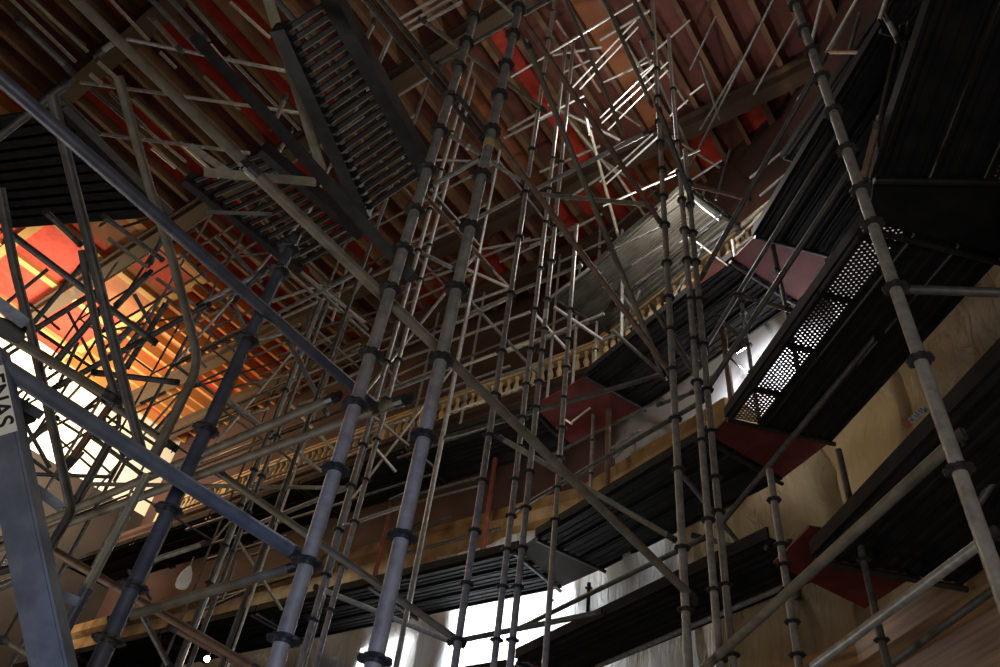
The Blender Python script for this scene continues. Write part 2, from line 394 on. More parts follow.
# ------------------------------------------------------------------ decks
def plank_mesh(L, w, m, ribs=3, name='plank'):
    bm = bmesh.new(); prof = [(-w / 2, .0), (-w / 2, -.065), (-w / 2 + .02, -.065), (-w / 2 + .02, -.02)]
    for k in range(ribs):
        y0 = -w / 2 + .03 + (w - .06) * k / ribs; s = (w - .06) / ribs
        prof += [(y0 + s * .2, -.02), (y0 + s * .3, -.034), (y0 + s * .7, -.034), (y0 + s * .8, -.02)]
    prof += [(w / 2 - .02, -.02), (w / 2 - .02, -.065), (w / 2, -.065), (w / 2, 0)]
    A = [bm.verts.new((0, y, z)) for y, z in prof]; B = [bm.verts.new((L, y, z)) for y, z in prof]
    for k in range(len(prof)): bm.faces.new((A[k], A[(k + 1) % len(prof)], B[(k + 1) % len(prof)], B[k]))
    bm.faces.new(A); bm.faces.new(B[::-1])
    return bm
def deck(a, b, h, label, group=None, m='deck', perf=None, n=3, w=.343):
    a = Vector(a); b = Vector(b); d = b - a; L = d.length; ang = math.atan2(d.y, d.x)
    t = root('scaffold_deck', (a.x, a.y, h + SHIFT), label, 'scaffold deck', group, ang)
    for k in range(n):
        y = (w + .02) * k + w / 2 + .01
        if perf == k:
            bm = bmesh.new(); add_box(bm, (L / 2, 0, -.006), (L, w - .02, .003))
            o = link('perforated_plank', bm, 'perf', t, False, (0, y, 0))
            o['label'] = 'perforated steel plank with rows of round holes'
            bm = bmesh.new()
            for s in (-1, 1): add_box(bm, (L / 2, y + s * (w / 2 - .012), -.035), (L, .02, .07))
            q = .5
            while q < L: add_box(bm, (q, y, -.03), (.03, w, .05)); q += .64
            link('plank_edge', bm, m, t)
        else: link('plank', plank_mesh(L, w, m), m, t, False, (0, y, 0))
    W_ = n * (w + .02)
    for x in (.04, L - .04):
        bm = bmesh.new(); add_tube(bm, [(x, -.02, -.09), (x, W_ + .02, -.09)], R0); link('transom', bm, 'X', t, True)
    bm = bmesh.new(); add_box(bm, (L / 2, -.012, .03), (L, .025, .11)); link('toe_board', bm, m, t)
    return t
def gusset(pts, h, label, m='plate'):
    P = [Vector((x, y, h + SHIFT)) for x, y in pts]; c = sum(P, Vector()) / len(P)
    bm = bmesh.new(); A = [bm.verts.new(p - c) for p in P]; B = [bm.verts.new(p - c - Vector((0, 0, .02))) for p in P]
    n = len(P); bm.faces.new(A); bm.faces.new(B[::-1])
    for k in range(n): bm.faces.new((A[k], B[k], B[(k + 1) % n], A[(k + 1) % n]))
    return tag(link('corner_plate', bm, m, None, False, c), label, 'steel plate')
AD = Vector((-.754, .656)); A0 = Vector((.7, 9.2))
def abay(k): return A0 + AD * (2.57 * (k + 1)), A0 + AD * (2.57 * k + .04)
BB = ((.85, 8.85), (2.28, 6.25)); CC = ((2.36, 5.95), (2.62, 3.4)); DD = ((2.5, 3.05), (2.07, .5)); EE = ((1.95, .2), (1.0, -2.2))
B2 = ((1.3, 8.4), (2.62, 5.85)); C2 = ((2.75, 5.5), (3.05, 2.9)); D2 = ((3.0, 2.6), (2.7, .4)); C3 = ((3.4, 5.6), (3.9, 2.9))
def outer(seg, end):
    a = Vector(seg[0]); b = Vector(seg[1]); d = (b - a).normalized(); return (a if end == 0 else b) + Vector((-d.y, d.x)) * 1.09
LV = [(3.45, 'lowest'), (5.0, 'middle'), (7.4, 'upper'), (9.35, 'topmost')]
ORD = ['next to the bend', 'second from the bend', 'third from the bend', 'fourth from the bend', 'fifth from the bend', 'sixth from the bend', 'seventh from the bend']
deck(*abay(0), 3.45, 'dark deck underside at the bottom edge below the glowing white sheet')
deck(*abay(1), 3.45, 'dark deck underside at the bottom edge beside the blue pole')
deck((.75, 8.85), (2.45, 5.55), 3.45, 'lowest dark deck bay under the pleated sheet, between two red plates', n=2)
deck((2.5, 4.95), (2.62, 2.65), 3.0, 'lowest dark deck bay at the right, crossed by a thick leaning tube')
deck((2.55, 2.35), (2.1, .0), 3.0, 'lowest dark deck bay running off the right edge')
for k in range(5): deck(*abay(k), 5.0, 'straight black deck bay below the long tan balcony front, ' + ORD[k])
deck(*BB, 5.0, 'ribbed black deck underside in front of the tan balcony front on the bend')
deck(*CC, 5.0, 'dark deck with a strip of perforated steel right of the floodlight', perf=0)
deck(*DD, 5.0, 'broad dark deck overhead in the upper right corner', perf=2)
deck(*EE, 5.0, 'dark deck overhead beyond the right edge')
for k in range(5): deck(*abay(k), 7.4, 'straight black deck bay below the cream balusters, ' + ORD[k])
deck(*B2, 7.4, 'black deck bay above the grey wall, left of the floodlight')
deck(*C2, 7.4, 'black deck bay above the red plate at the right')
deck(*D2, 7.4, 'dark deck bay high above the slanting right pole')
deck(*BB, 9.35, 'khaki deck planks lit from below, under the red ceiling', m='deckg')
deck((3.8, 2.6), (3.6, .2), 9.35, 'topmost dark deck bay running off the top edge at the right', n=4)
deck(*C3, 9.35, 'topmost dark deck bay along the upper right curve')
for seg, s2, h, lab, m in ((abay(0), BB, 5.0, 'brown triangular corner plate between two black decks above the glowing sheet', 'brownplate'), (BB, CC, 5.0, 'dull red triangular corner plate below the perforated deck', 'plate'),
    (abay(0), BB, 3.45, 'dark red corner plate low beside the glowing white sheet', 'plate'), (((.75, 8.85), (2.45, 5.55)), ((2.5, 4.95), (2.62, 2.65)), 3.25, 'dark red corner plate at the lower right among pleated sheets', 'plate'),
    (abay(0), B2, 7.4, 'red corner plate at the end of the cream balusters', 'plate'), (B2, C2, 7.4, 'broad red corner plate above the floodlit wall', 'plate'),
    (CC, DD, 5.0, 'black corner plate overhead by the slanting right pole', 'deck')):
    e = Vector(seg[1]); s = Vector(s2[0]); gusset([e, s, outer(s2, 0), outer(seg, 1)], h - .02, lab, m)

# ------------------------------------------------------------------ plastic dust sheets
def sheet(a, b, z0, z1, label, o=0.0, amp=.06, seed=0, m='plastic'):
    rnd = random.Random(seed); a = Vector(a); b = Vector(b); e = (b - a).normalized() * .08; a = a - e; b = b + e; d = b - a; L = d.length; ang = math.atan2(d.y, d.x)
    nx = int(L / .035); nz = 18; ph = [rnd.uniform(0, 6.28) for _ in range(6)]
    bm = bmesh.new(); G = []
    for j in range(nz + 1):
        w = j / nz; row = []
        for i in range(nx + 1):
            x = L * i / nx
            y = amp * (math.sin(x * 7 + ph[0] + 1.8 * math.sin(w * 3 + ph[1])) * .5 + math.sin(x * 17 + ph[2] + w * 4) * .12 + math.sin(x * 3.1 + ph[3] + w * 5) * .8)
            y += .02 * math.sin(w * 17 + x * 5 + ph[4]) * amp / .06
            row.append(bm.verts.new((x, y, (z1 - z0) * w + .04 * math.sin(x * 3 + ph[5]) * (w > .99))))
        G.append(row)
    for j in range(nz):
        for i in range(nx): bm.faces.new((G[j][i], G[j][i + 1], G[j + 1][i + 1], G[j + 1][i]))
    o = link('plastic_sheet', bm, m, None, True, (a.x, a.y, z0 + SHIFT)); o.rotation_euler = (0, 0, ang)
    return tag(o, label, 'plastic sheet')
S = off(1.38); S1 = off(1.16)
def s_pt(i, t): return S[i] + (S[i + 1] - S[i]) * t
La = (S[0] - S[1]).length; da2 = (S[0] - S[1]).normalized()
SL = ['glowing white plastic dust sheet lit from behind below the middle black deck', 'pale pleated plastic sheet left of the glowing one, behind the blue pole', 'grey-brown plastic sheet hanging under the long black deck at bottom left', 'dim plastic sheet behind the lower left corner column']
for k in range(4): sheet(S[1] + da2 * (2.6 * (k + 1)), S[1] + da2 * 2.6 * k, 3.1, 5.45, SL[k], seed=k) if k else sheet(S1[1] + da2 * 2.6, S1[1], 3.1, 5.98, SL[0], seed=0, amp=.03)
sheet(S1[1], S1[1] + (S1[2] - S1[1]) * .5, 3.1, 5.45, 'pale pleated plastic sheet just right of the glowing one', seed=11, amp=.07)
sheet(s_pt(1, .5), S[2], 3.1, 5.45, 'olive-grey pleated plastic sheet behind the pair of slim poles at the bottom', seed=12, amp=.07, m='beige')
sheet(S[2], s_pt(2, .45), 3.1, 5.45, 'greyish pleated plastic sheet above the brown timber boards', seed=13, amp=.07, m='beige')
sheet(s_pt(2, .45), S[3], 3.1, 6.3, 'beige plastic sheet at the right edge beside the slanting pole', seed=14, amp=.07, m='beige')
sheet(S[3], s_pt(3, .6), 3.1, 6.3, 'beige plastic sheet beyond the slanting pole at the far right', seed=15, amp=.07, m='beige')

# ------------------------------------------------------------------ scaffold poles (vertical)
P1 = standard('thick left one of two tall poles, blue at its foot, ringed with rosettes', None, 300.5, 584, 13.0, -40, 'G', ros=[640, 563, 470, 405, 355, 290, 250, 211, 170, 131, 98, 68, 43, 18, -8])
P2 = standard('thick right one of two tall poles, blue at its foot, with a yellow tape band', None, 391.5, 584, 13.6, -40, 'G', ros=[660, 537, 437, 360, 290, 228, 176, 131, 96, 66, 35, 9, -15])
standard('long slanting grey pole at the right with clumped couplers', None, 880, 245, 8.6, -60, 'G', ros=[470, 360, 288, 225, 190, 150, 112, 78, 51, 30, 5, -20])
standard('slim grey pole right of centre, left of the close pair', None, 678, 470, 6.2, -60, 'G', ros=[610, 548, 470, 419, 370, 330, 298, 263, 225, 197, 170, 143, 122, 98, 70])
standard('left pole of the close pair before the bend', None, 700, 420, 5.5, 35, 'G', ros=[660, 590, 520, 441, 382, 340, 300, 260, 230, 200, 172, 143, 90])
standard('right pole of the close pair before the bend', None, 711, 430, 5.5, 150, 'G', ros=[655, 585, 512, 478, 432, 390, 345, 300, 262, 233, 205, 183])
standard('slim pole right of the thick poles, meeting a pale falling tube in a coupler knot', None, 487, 450, 5.6, -40, 'G', ros=[640, 584, 531, 481, 436, 395, 352, 294, 238, 193, 150, 110, 76, 40, 12])
standard('slim pole passing left of the brown triangular plate', None, 513, 500, 5.0, 30, 'G', ros=[640, 587, 550, 516, 480, 447, 418, 385, 350, 310, 269, 223, 190, 159])
P9 = standard('slim pole with a white sticker passing the brown triangular plate', None, 529, 478, 5.0, 30, 'G', ros=[640, 587, 548, 508, 472, 439, 408, 382, 352, 330, 300, 262, 227, 195, 163])
standard('slim pole standing before the tan balcony front on the bend', None, 561, 440, 4.4, 225, 'G', ros=[520, 488, 458, 428, 398, 368, 340, 310])
standard('slim pole beside the red plate at the end of the balusters', None, 593, 420, 4.4, 120, 'G', ros=[474, 441, 414, 385, 350, 312, 280, 250, 210], zbot=5.0, offs=.8)
standard('dark thick pole at lower left behind the long blue tube', None, 160, 529, 11.5, 235, 'N', ros=[640, 587, 510, 430, 341, 272, 250])
standard('left tube of the double pole behind the thick blue poles', None, 353, 480, 4.6, 60, 'G', ros=[620, 575, 530, 486, 445, 404, 362, 320, 282, 251, 210, 171, 133])
standard('right tube of the double pole behind the thick blue poles', None, 366, 480, 4.3, 60, 'G', ros=[610, 565, 522, 480, 440, 400, 360, 318, 280, 246, 205])
standard('left upright of a thin ladder-like pair at lower left', None, 250, 480, 3.6, 300, 'D', ros=[583, 545, 505, 470, 430, 390])
standard('right upright of a thin ladder-like pair at lower left', None, 261, 478, 3.6, 300, 'D', ros=[590, 552, 512, 476, 436])
standard('pole in front of the floodlit wall, just right of the lamp', None, 744, 318, 4.6, 240, 'G', ros=[372, 345, 313, 285, 262], zbot=5.0, offs=.75)
standard('dark pole by the upper deck edge right of the lamp', None, 784, 300, 4.5, 215, 'D', ros=[308, 270], zbot=5.0, offs=.6)
standard('pole at bottom right before the pleated sheets', None, 786, 580, 6.0, 470, 'G', ros=[655, 622, 590, 565, 545, 500])
standard('thin pole beside the bottom right pole', None, 796, 580, 3.8, 540, 'D', ros=[640, 600])
standard('dark pole standing under the lowest right deck', None, 868, 580, 5.5, 450, 'D', ros=[640, 560, 520])
standard('reddish-brown post against the dark wall behind the knot of couplers', None, 494, 470, 5.6, 440, 'R', parts=False, zbot=5.0, offs=.9, r=.042)
standard('red oxide post stub standing on the long black deck', None, 388, 520, 5.0, 507, 'R', parts=False, zbot=5.0, offs=.9, r=.042)
standard('pale brown post before the floodlit wall', None, 728, 370, 5.0, 330, 'rust', parts=False, zbot=5.0, offs=.9, r=.042)
standard('pinkish-grey post left of the slim pole by the grey wall', None, 608, 440, 5.0, 398, 'rust', parts=False, zbot=5.0, offs=.9, r=.042)
standard('short black prop silhouetted on the glowing sheet, at the tip of the brown plate', None, 549, 620, 4.4, 597, 'X', ros=[600, 611], zbot=3.46, offs=.95)
standard('short black prop right of the brown plate, in front of the pale sheet', None, 588, 612, 4.4, 583, 'X', ros=[588], zbot=3.46, offs=.95)
for x, y, yt, o in ((430, 350, 300, .9), (474, 350, 290, .9), (556, 300, 225, .8), (576, 330, 262, .7), (622, 290, 230, .5)):
    standard('thin grey pole standing on the upper black deck before the balusters', 'thin poles before the balusters', x, y, 3, yt, 'G', parts=False, zbot=7.41, offs=o)
bm = bmesh.new(); add_tube(bm, [(0, 0, -.03), (0, 0, .03)], RV * 1.12, 14); link('tape_band', bm, 'yellow', P2, True, (0, 0, 0))
# the band sits where the photo shows it
def z_on(pole, yy):
    lo, hi = 0.0, 40.0
    for _ in range(50):
        mid = (lo + hi) / 2; q = Vector((pole.location.x, pole.location.y, mid))
        cy = RX[1]*q.x + RY[1]*q.y + RZ[1]*q.z; cz = RX[2]*q.x + RY[2]*q.y + RZ[2]*q.z
        if 333.5 - F * cy / -cz > yy: lo = mid
        else: hi = mid
    return lo + SHIFT - pole.location.z
[c for c in P2.children if c.name.startswith('tape_band')][0].location = (0, 0, z_on(P2, 145))

bm = bmesh.new(); add_tube(bm, [(0, 0, -.07), (0, 0, .07)], RV * 1.06, 14); link('sticker', bm, 'white', P9, True, (0, 0, z_on(P9, 315)))

# ------------------------------------------------------------------ horizontal and slanting tubes
GRP = {
 'white': ('bright white-lit tube rising to the right below the red ceiling', 'bright lit tubes under the ceiling'),
 'ring': ('thin grey ledger tube running along the curve above the balusters', 'ledgers above the balusters'),
 'left': ('thin dark tube silhouetted against the bright end wall', 'tubes before the bright end wall'),
 'edge': ('thin tube along the dark decks in the upper right', 'tubes along the upper right decks'),
 'rib': ('thin pale strip running down the dark ceiling at upper left', 'pale strips at upper left'),  # tubes added for the highlights on ceiling ribs and for scaffold boards
 'mid': ('thin grey tube in the tangle left of the thick blue poles', 'tangle left of the blue poles'),
 'hi': ('thin tube in the tangle between the tall poles and the slanting right pole', 'high tangle right of the tall poles'),
}
# label or @group | x0 y0 x1 y1 | thickness in px (one value, or one per end) | material | mode: h = level (horizontal), s = free slope
TUBES = '''
long dark blue tube slanting down across the left half from the left edge|-30 52 372 404|11.5|N|h
bright blue tube slanting from the left edge to the thick left pole|-30 346 300 556|15 12.5|B|s
upper length of the long olive tube crossing the whole picture|60 -16 262 180|8.5 10|O|s
middle length of the long olive tube crossing both thick poles|250 169 446 356|10.5 10.5|O|s
lower length of the long olive tube ending below the tan balcony front|436 346 692 597|9.5 7.5|O|s
dark tube from the top edge down to the end of the slatted walkway|268 -10 428 172|6|D|h
upper of two parallel dark tubes reaching the thick right pole|372 -10 487 132|5|D|h
lower of two parallel dark tubes reaching the thick right pole|362 -4 482 140|5|D|h
brown tube from the yellow-taped pole down past the close pair|492 133 670 372|5.6|rust|s
brown tube from the top down across the red panels|518 12 660 222|5.2|rust|s
grey-brown tube falling steeply from the taped pole to the slim pole|527 44 664 376|5.4|O|s
pale tube falling from the top edge beside the bright tubes|563 -8 624 136|3.6|O|s
pale tube with an open end among the bright tubes|604 -2 651 104|4|O|s
thin dark tube at the top behind the slim grey pole|632 -4 652 36|4|D|s
dark tube meeting the slim pole where red panels show|658 108 692 200|5|D|s
dark tube sloping from the slanting right pole into the bright knot|824 58 702 276|5|D|s
dark tube below it, sloping to the close pair|838 132 706 346|4.2|D|s
dark tube passing in front of the floodlight|852 168 704 394|5.2|D|s
long thin tube across the dull ceiling right of centre|778 -10 684 178|2.6|D|s
thin tube across the dull ceiling left of the slanting pole|800 10 754 94|2.4|D|s
light tube from the coupler knot down over the black deck on the bend|499 437 672 538|5.4|K|s
dark tube below the close pair, falling to a pale end|680 472 756 564|4.6|D|s
thin tube from the overhead dark deck down to the close pair|899 308 720 525|5|D|s
ledger with dark couplers curving past the red plate|412 447 668 373|4.4|D|h
ledger rising to the right across the grey wall to the slim pole|516 510 704 400|4.4|D|h
thin ledger rising to the right across the brown wall|548 457 664 398|3.2|D|h
lower ledger rising to the right under the bend|452 642 602 612|5|D|h
ledger over the pleated sheet below the bend|522 627 706 537|4.6|D|h
long ledger under the lowest deck at the bottom|594 668 790 584|4.6|G|h
thick dark tube rising steeply to the right at the lower right|676 694 956 440|7 11|O|s
grey tube along the top of the brown timber boards|806 672 990 536|8 9|G|s
dark tube along the foot of the brown timber boards|880 672 1010 578|6 6.5|D|s
thin brown ledger from the close pair to the right pole at bottom|696 536 794 562|4.5|O|s
horizontal dark ledger leaving the slanting pole at the right edge|900 289 1040 294|8|D|s
short brown ledger off the slanting pole at the top|826 52 894 53|3.4|rust|s
dark ledger from the red plate to the upper deck pole|738 295 790 310|4.4|D|s
short dark tube linking two slopes near the lamp|718 318 746 342|4|D|s
brown ledger right of the close pair under the yellow beams|688 184 748 199|4|rust|s
steep tube at far right edge low down|1006 462 974 510|6.5|D|s
thin bright-edged tube at far right|962 388 944 424|4|D|s
faint thin tube at the right edge|1010 396 962 434|4|D|s
short pale tube end at the top right|886 16 899 41|5|G|s
grey ledger from the thick left pole to the taped pole|430 187 484 156|5|G|h
ledger with a white clamp between the two thick poles|446 133 524 183|4|G|s
ledger from the thick right pole to the slim pole|474 220 524 193|4|G|h
pale ledger leaving the slim pole towards the red panels|536 194 650 205|4.4|K|s
long grey ledger rising to the close pair under the red panels|532 191 648 132|4.4|G|h
tube slanting from the thick left pole down to the slim pole|424 194 492 270|4|rust|s
thin tube crossing the thick right pole's dark middle|408 246 456 270|4|G|s
grey tube slanting from upper left into the taped pole|422 20 544 110|4|K|s
olive ledger at the top between the two thick poles|436 64 552 -2|4.2|O|h
pale ledger at the top right of the taped pole|494 -3 514 15|3.4|G|s
dark sloping tube near the slim sticker pole|554 307 602 340|3.4|G|s
thin tube below the white sticker|536 315 570 353|3|G|s
grey ledger above the tan planks under the close pair|610 247 654 211|4.2|G|h
khaki edge tube of the lit planks|512 294 582 265|3.6|K|h
grey tube joining the slim pole knot from the left|464 268 514 290|3.2|G|s
thin tube joining the slim pole knot from above|486 264 512 290|3|rust|s
long dark tube rising to the right low at left|-20 549 334 398|7.5|O|h
olive tube rising to the right towards the balusters|-10 552 404 400|8|O|h
olive tube falling to the right under the balusters at left|218 472 460 642|6.5|O|s
brown tube falling to the right across the lower left|46 546 258 670|6.5|rust|s
second brown tube below it, falling to the bottom edge|172 628 246 668|5|rust|s
grey tube rising to the thick left pole with a coupler|118 619 296 566|8.5|K|s
thin light horizontal ledger across the lower left|86 484 352 488|3.8|K|s
light tube falling right below the thick left pole|318 588 452 642|4.6|G|s
pale thin rod crossing the balusters at left|236 538 282 610|3|K|s
ledger rising right behind the double pole at left|252 526 352 486|4|G|h
thin tube rising right from the double pole|344 526 404 506|3.4|G|h
dark rod falling to the balusters from upper left|230 400 322 472|3.4|G|s
pale broken rod beside the thick left pole|288 402 340 456|3|K|s
thin tube from the dark pole at lower left rising right|148 562 206 543|4.6|G|s
dark short leaning tube at bottom left|143 617 168 664|5|D|s
tube at the left edge near the square column, upper|-12 575 28 563|7|D|s
tube at the left edge near the square column, lower|-12 592 28 575|7|G|s
thin tube falling at the bottom left corner|4 640 44 664|4.5|O|s
dark tube with a light elbow rising right at upper left|-10 144 68 83|6.5|D|s
light pipe end beyond the dark elbow at upper left|98 54 117 40|5|K|s
thin light ledger at upper left, highest of three|126 39 290 72|3.4|G|s
thin light ledger at upper left, middle of three|80 82 300 113|3.2|G|s
thin light ledger at upper left, lowest of three|36 126 250 153|3.2|G|s
dark tube falling right across the red panels at left|8 232 152 340|6|D|s
thick brown tube under the bright wall at left|-10 325 112 398|8.5|O|s
brown tube continuing under the bright wall|108 402 172 446|6.5|O|s
dark rising tube over the orange joists at left|58 386 206 306|5.2|D|s
dark pair tube rising right of the orange joists|200 304 276 264|4|G|s
dark horizontal tube over the orange joists|98 373 174 382|5.4|D|s
dark steep tube rising over the red panel at left|54 364 98 312|6|D|s
dark steep tube at the red panel corner|116 306 148 274|5.5|D|s
dark tube rising right below the red panel, near left edge|34 330 92 294|5|D|s
thin dark tube before the orange joists|166 304 126 368|5|D|s
reddish tube rising through the bright area|68 464 116 398|6.5|rust|s
dark tube rising through the bright area, right of the reddish one|74 504 112 438|6.5|D|s
pale diagonal strip above the orange joists|108 238 148 268|3.5|K|s
pale diagonal strip farther along above the orange joists|156 278 210 316|3.2|K|s
dark tube from the left column over the bright area|22 446 54 420|5|D|s
branch tube rising from the flaking khaki post|356 60 375 20|4|K|s
short branch tube at the top of the flaking khaki post|375 22 370 6|4|K|s
grey rod rising from the walkway to the top|366 92 392 34|3.6|G|s
light rod slanting below the slatted walkway|270 166 292 130|4|K|s
lower light rod slanting below the slatted walkway|286 96 272 128|4|K|s
'''
TH = {  # thin look-alikes by region: x0 y0 x1 y1 t material mode
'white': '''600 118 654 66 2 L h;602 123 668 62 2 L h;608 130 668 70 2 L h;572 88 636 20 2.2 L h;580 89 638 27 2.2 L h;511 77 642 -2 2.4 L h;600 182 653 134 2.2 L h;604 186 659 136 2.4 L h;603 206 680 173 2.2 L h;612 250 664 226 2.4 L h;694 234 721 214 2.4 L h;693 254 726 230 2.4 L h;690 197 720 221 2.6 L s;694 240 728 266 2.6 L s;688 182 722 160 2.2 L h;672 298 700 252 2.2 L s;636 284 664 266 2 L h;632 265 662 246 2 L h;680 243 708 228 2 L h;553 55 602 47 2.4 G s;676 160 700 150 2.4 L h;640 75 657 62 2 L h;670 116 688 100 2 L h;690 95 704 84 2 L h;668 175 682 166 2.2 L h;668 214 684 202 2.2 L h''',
'ring': '''416 283 456 269 2.8 G h;456 308 510 288 3 G h;452 325 510 298 3 G h;448 342 530 312 3 G h;396 350 444 329 2.6 G h;398 361 434 348 2.8 G h;460 367 530 341 3.2 G h;504 353 604 314 3.2 G h;474 385 546 361 2.8 G h;546 301 590 268 3 G h;440 392 510 366 2.6 G h;414 249 458 228 3 G h;470 262 530 238 2.4 G h;530 246 580 224 2.4 G h;500 262 548 240 2.4 G h;540 330 600 300 2.4 G h;530 345 602 318 2.4 G h;600 342 664 310 2.6 G h;600 318 668 282 2.6 G h;398 408 480 378 2.4 D h;392 378 440 356 2.4 G h;560 262 612 238 2.6 G h''',
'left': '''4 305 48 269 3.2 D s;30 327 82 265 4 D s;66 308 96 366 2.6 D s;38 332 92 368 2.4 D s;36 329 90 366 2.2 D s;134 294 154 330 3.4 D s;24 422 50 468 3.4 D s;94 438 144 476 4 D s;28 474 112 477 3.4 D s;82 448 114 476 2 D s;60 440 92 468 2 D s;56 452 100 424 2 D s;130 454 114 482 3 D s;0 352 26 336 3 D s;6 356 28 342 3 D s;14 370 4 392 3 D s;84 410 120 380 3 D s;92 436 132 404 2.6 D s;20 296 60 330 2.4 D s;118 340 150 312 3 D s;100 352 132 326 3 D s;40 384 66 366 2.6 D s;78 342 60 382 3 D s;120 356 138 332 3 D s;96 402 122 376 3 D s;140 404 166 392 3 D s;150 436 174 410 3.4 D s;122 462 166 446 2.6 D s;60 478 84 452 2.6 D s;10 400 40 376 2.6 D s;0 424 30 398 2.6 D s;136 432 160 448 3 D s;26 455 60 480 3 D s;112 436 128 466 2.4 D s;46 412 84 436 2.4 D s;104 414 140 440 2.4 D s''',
'edge': '''823 -4 811 44 3 G s;858 -2 820 64 3.4 G s;888 -6 867 56 3.4 K s;868 54 848 132 3.2 G s;860 12 832 112 3.4 D s;846 20 828 54 2.6 G s;814 78 798 100 3 G s;834 140 802 190 3.4 G s;848 172 806 232 3.4 G s;866 210 826 262 3.6 D s;878 122 862 184 6 rust s;884 150 866 186 4 G s;900 30 876 136 4.4 D s;908 26 886 140 4.4 D s;780 246 812 214 3 D h;742 226 800 176 3 D h;720 262 782 214 3 D h;750 178 790 146 2.6 D h;760 196 800 162 2.6 D h;736 240 764 212 2.6 G h;700 292 760 250 3 D h;690 300 722 280 3 D h;836 110 818 140 2.6 G s;870 70 852 104 2.6 G s''',
'rib': '''8 -4 76 62 3 K h;28 -4 88 52 3 K h;20 22 70 70 5 D h;108 -3 149 41 3 K h;160 52 176 68 3 K h;150 16 180 50 4.4 rust h;90 88 130 122 3.4 D h;110 92 146 128 3.4 D h;98 62 116 78 3.6 K h;90 74 102 84 3.8 K h;134 98 172 134 2.8 D h;140 124 186 162 2.8 K h;60 96 100 134 3.4 D h;210 44 262 108 3.4 K h;228 56 300 130 3 D h;204 76 240 110 2.6 K h;230 2 270 38 3.2 K h;168 -4 206 38 4 D h;148 -4 200 50 4 D h;186 -2 226 44 3 D h;40 8 86 46 2.6 D h;180 142 222 180 2.8 G h;152 148 176 168 3 G h''',
'mid': '''206 332 272 300 2.6 G h;258 340 290 332 3 G s;216 294 246 324 2.6 D s;228 288 244 326 3 D s;270 302 324 284 3 G s;282 318 340 292 2.8 G s;288 272 320 300 3.4 K s;296 268 364 322 3.2 G s;310 270 368 330 3 D s;340 292 402 262 3 G h;326 306 366 322 2.6 K s;256 342 300 324 2.6 G h;260 376 312 352 2.6 K h;264 392 300 376 2.6 G h;270 400 342 370 2.6 G h;300 372 360 344 2.4 K h;278 356 340 334 2.6 G h;232 388 288 374 2.8 G h;212 424 268 408 2.8 G h;320 390 372 366 2.8 G h;288 340 326 412 4.6 D s;316 300 302 344 2.4 D s;272 282 280 272 4.4 G s;348 264 332 322 2.6 G s;236 300 264 270 5 D s;300 404 340 392 2.8 G h;344 330 304 372 2.4 D s;306 318 292 372 2.2 D s;372 268 350 300 2.4 G s;366 344 400 384 2.8 D s;390 300 372 348 2.6 G s;352 352 396 336 2.4 G h;188 348 206 368 2.6 G s;366 438 398 472 2.6 D s;372 444 396 472 3 G s;360 470 384 486 2.4 G s;384 300 420 286 2.4 G h;262 232 300 262 2.8 rust s;216 236 262 282 3.4 D s;236 240 286 286 2.4 rust s;180 252 210 282 3 D s;196 266 226 248 3 D h;170 246 196 228 3 D h;106 218 160 258 4.4 D s;120 228 172 212 2.6 D h;150 264 168 226 4 N s;100 226 128 206 2.8 G h;48 214 78 242 5 D s;88 198 100 190 2.6 G h;200 612 252 588 2.6 D h;206 560 286 536 2.6 D h;214 600 300 574 2.6 D h;118 586 160 560 2.6 D s;128 570 152 600 3 D s;186 530 240 512 2.6 G h;250 556 290 544 2.6 rust h;300 590 330 548 2.4 D s;222 600 236 560 3 D s;398 458 484 428 3 D h;412 496 484 476 3 D h;418 502 486 484 2.4 G h;400 532 430 518 2.4 D h;334 462 380 442 3 G h;352 440 404 420 3 G h;390 500 420 486 3 D h;400 578 520 544 2.8 D h;396 556 500 528 2.8 D h;404 534 452 516 2.8 D h''',
'hi': '''624 40 660 100 2.6 O s;556 20 600 92 2.8 rust s;600 40 650 10 2.6 G h;620 76 648 56 2.4 O h;548 104 620 140 2.8 G s;560 110 610 170 2.8 O s;584 104 590 136 3 G s;508 130 540 112 2.6 G h;540 118 584 96 2.6 L h;504 138 556 112 2.6 G h;540 172 600 146 2.6 G h;566 200 602 176 2.6 G h;602 160 646 190 2.6 O s;614 170 660 238 2.8 O s;640 240 672 274 2.8 G s;606 236 656 190 2.6 D h;560 236 602 214 2.6 G h;590 130 622 250 3 O s;640 40 690 150 2.4 D s;700 60 720 120 2.4 D s;716 16 690 70 2 D s;742 60 700 130 2 D s;652 54 690 20 2 G h;560 74 590 60 2 G h;600 84 652 60 2 G h;616 110 640 126 2 O s;660 60 686 104 2.4 O s;670 136 720 168 2.6 rust s;704 190 690 240 2.6 D s;730 150 716 200 2.6 D s;718 210 744 240 2.4 D s;640 290 622 330 3 D s;652 306 700 384 4 D s;664 316 692 368 4 D s;716 262 742 300 3 D s;620 292 676 366 3 D s;612 330 664 376 3.6 D s;560 400 592 388 2.8 G h;660 404 694 392 4 D h;676 402 720 372 3.6 D h;682 380 724 346 3 D h;612 448 640 430 2.4 G s;632 440 640 456 2.4 G s;614 458 628 444 2.4 G s;566 420 572 424 2.4 L s;572 422 590 408 2.6 L s;730 358 748 374 1.8 X s'''}
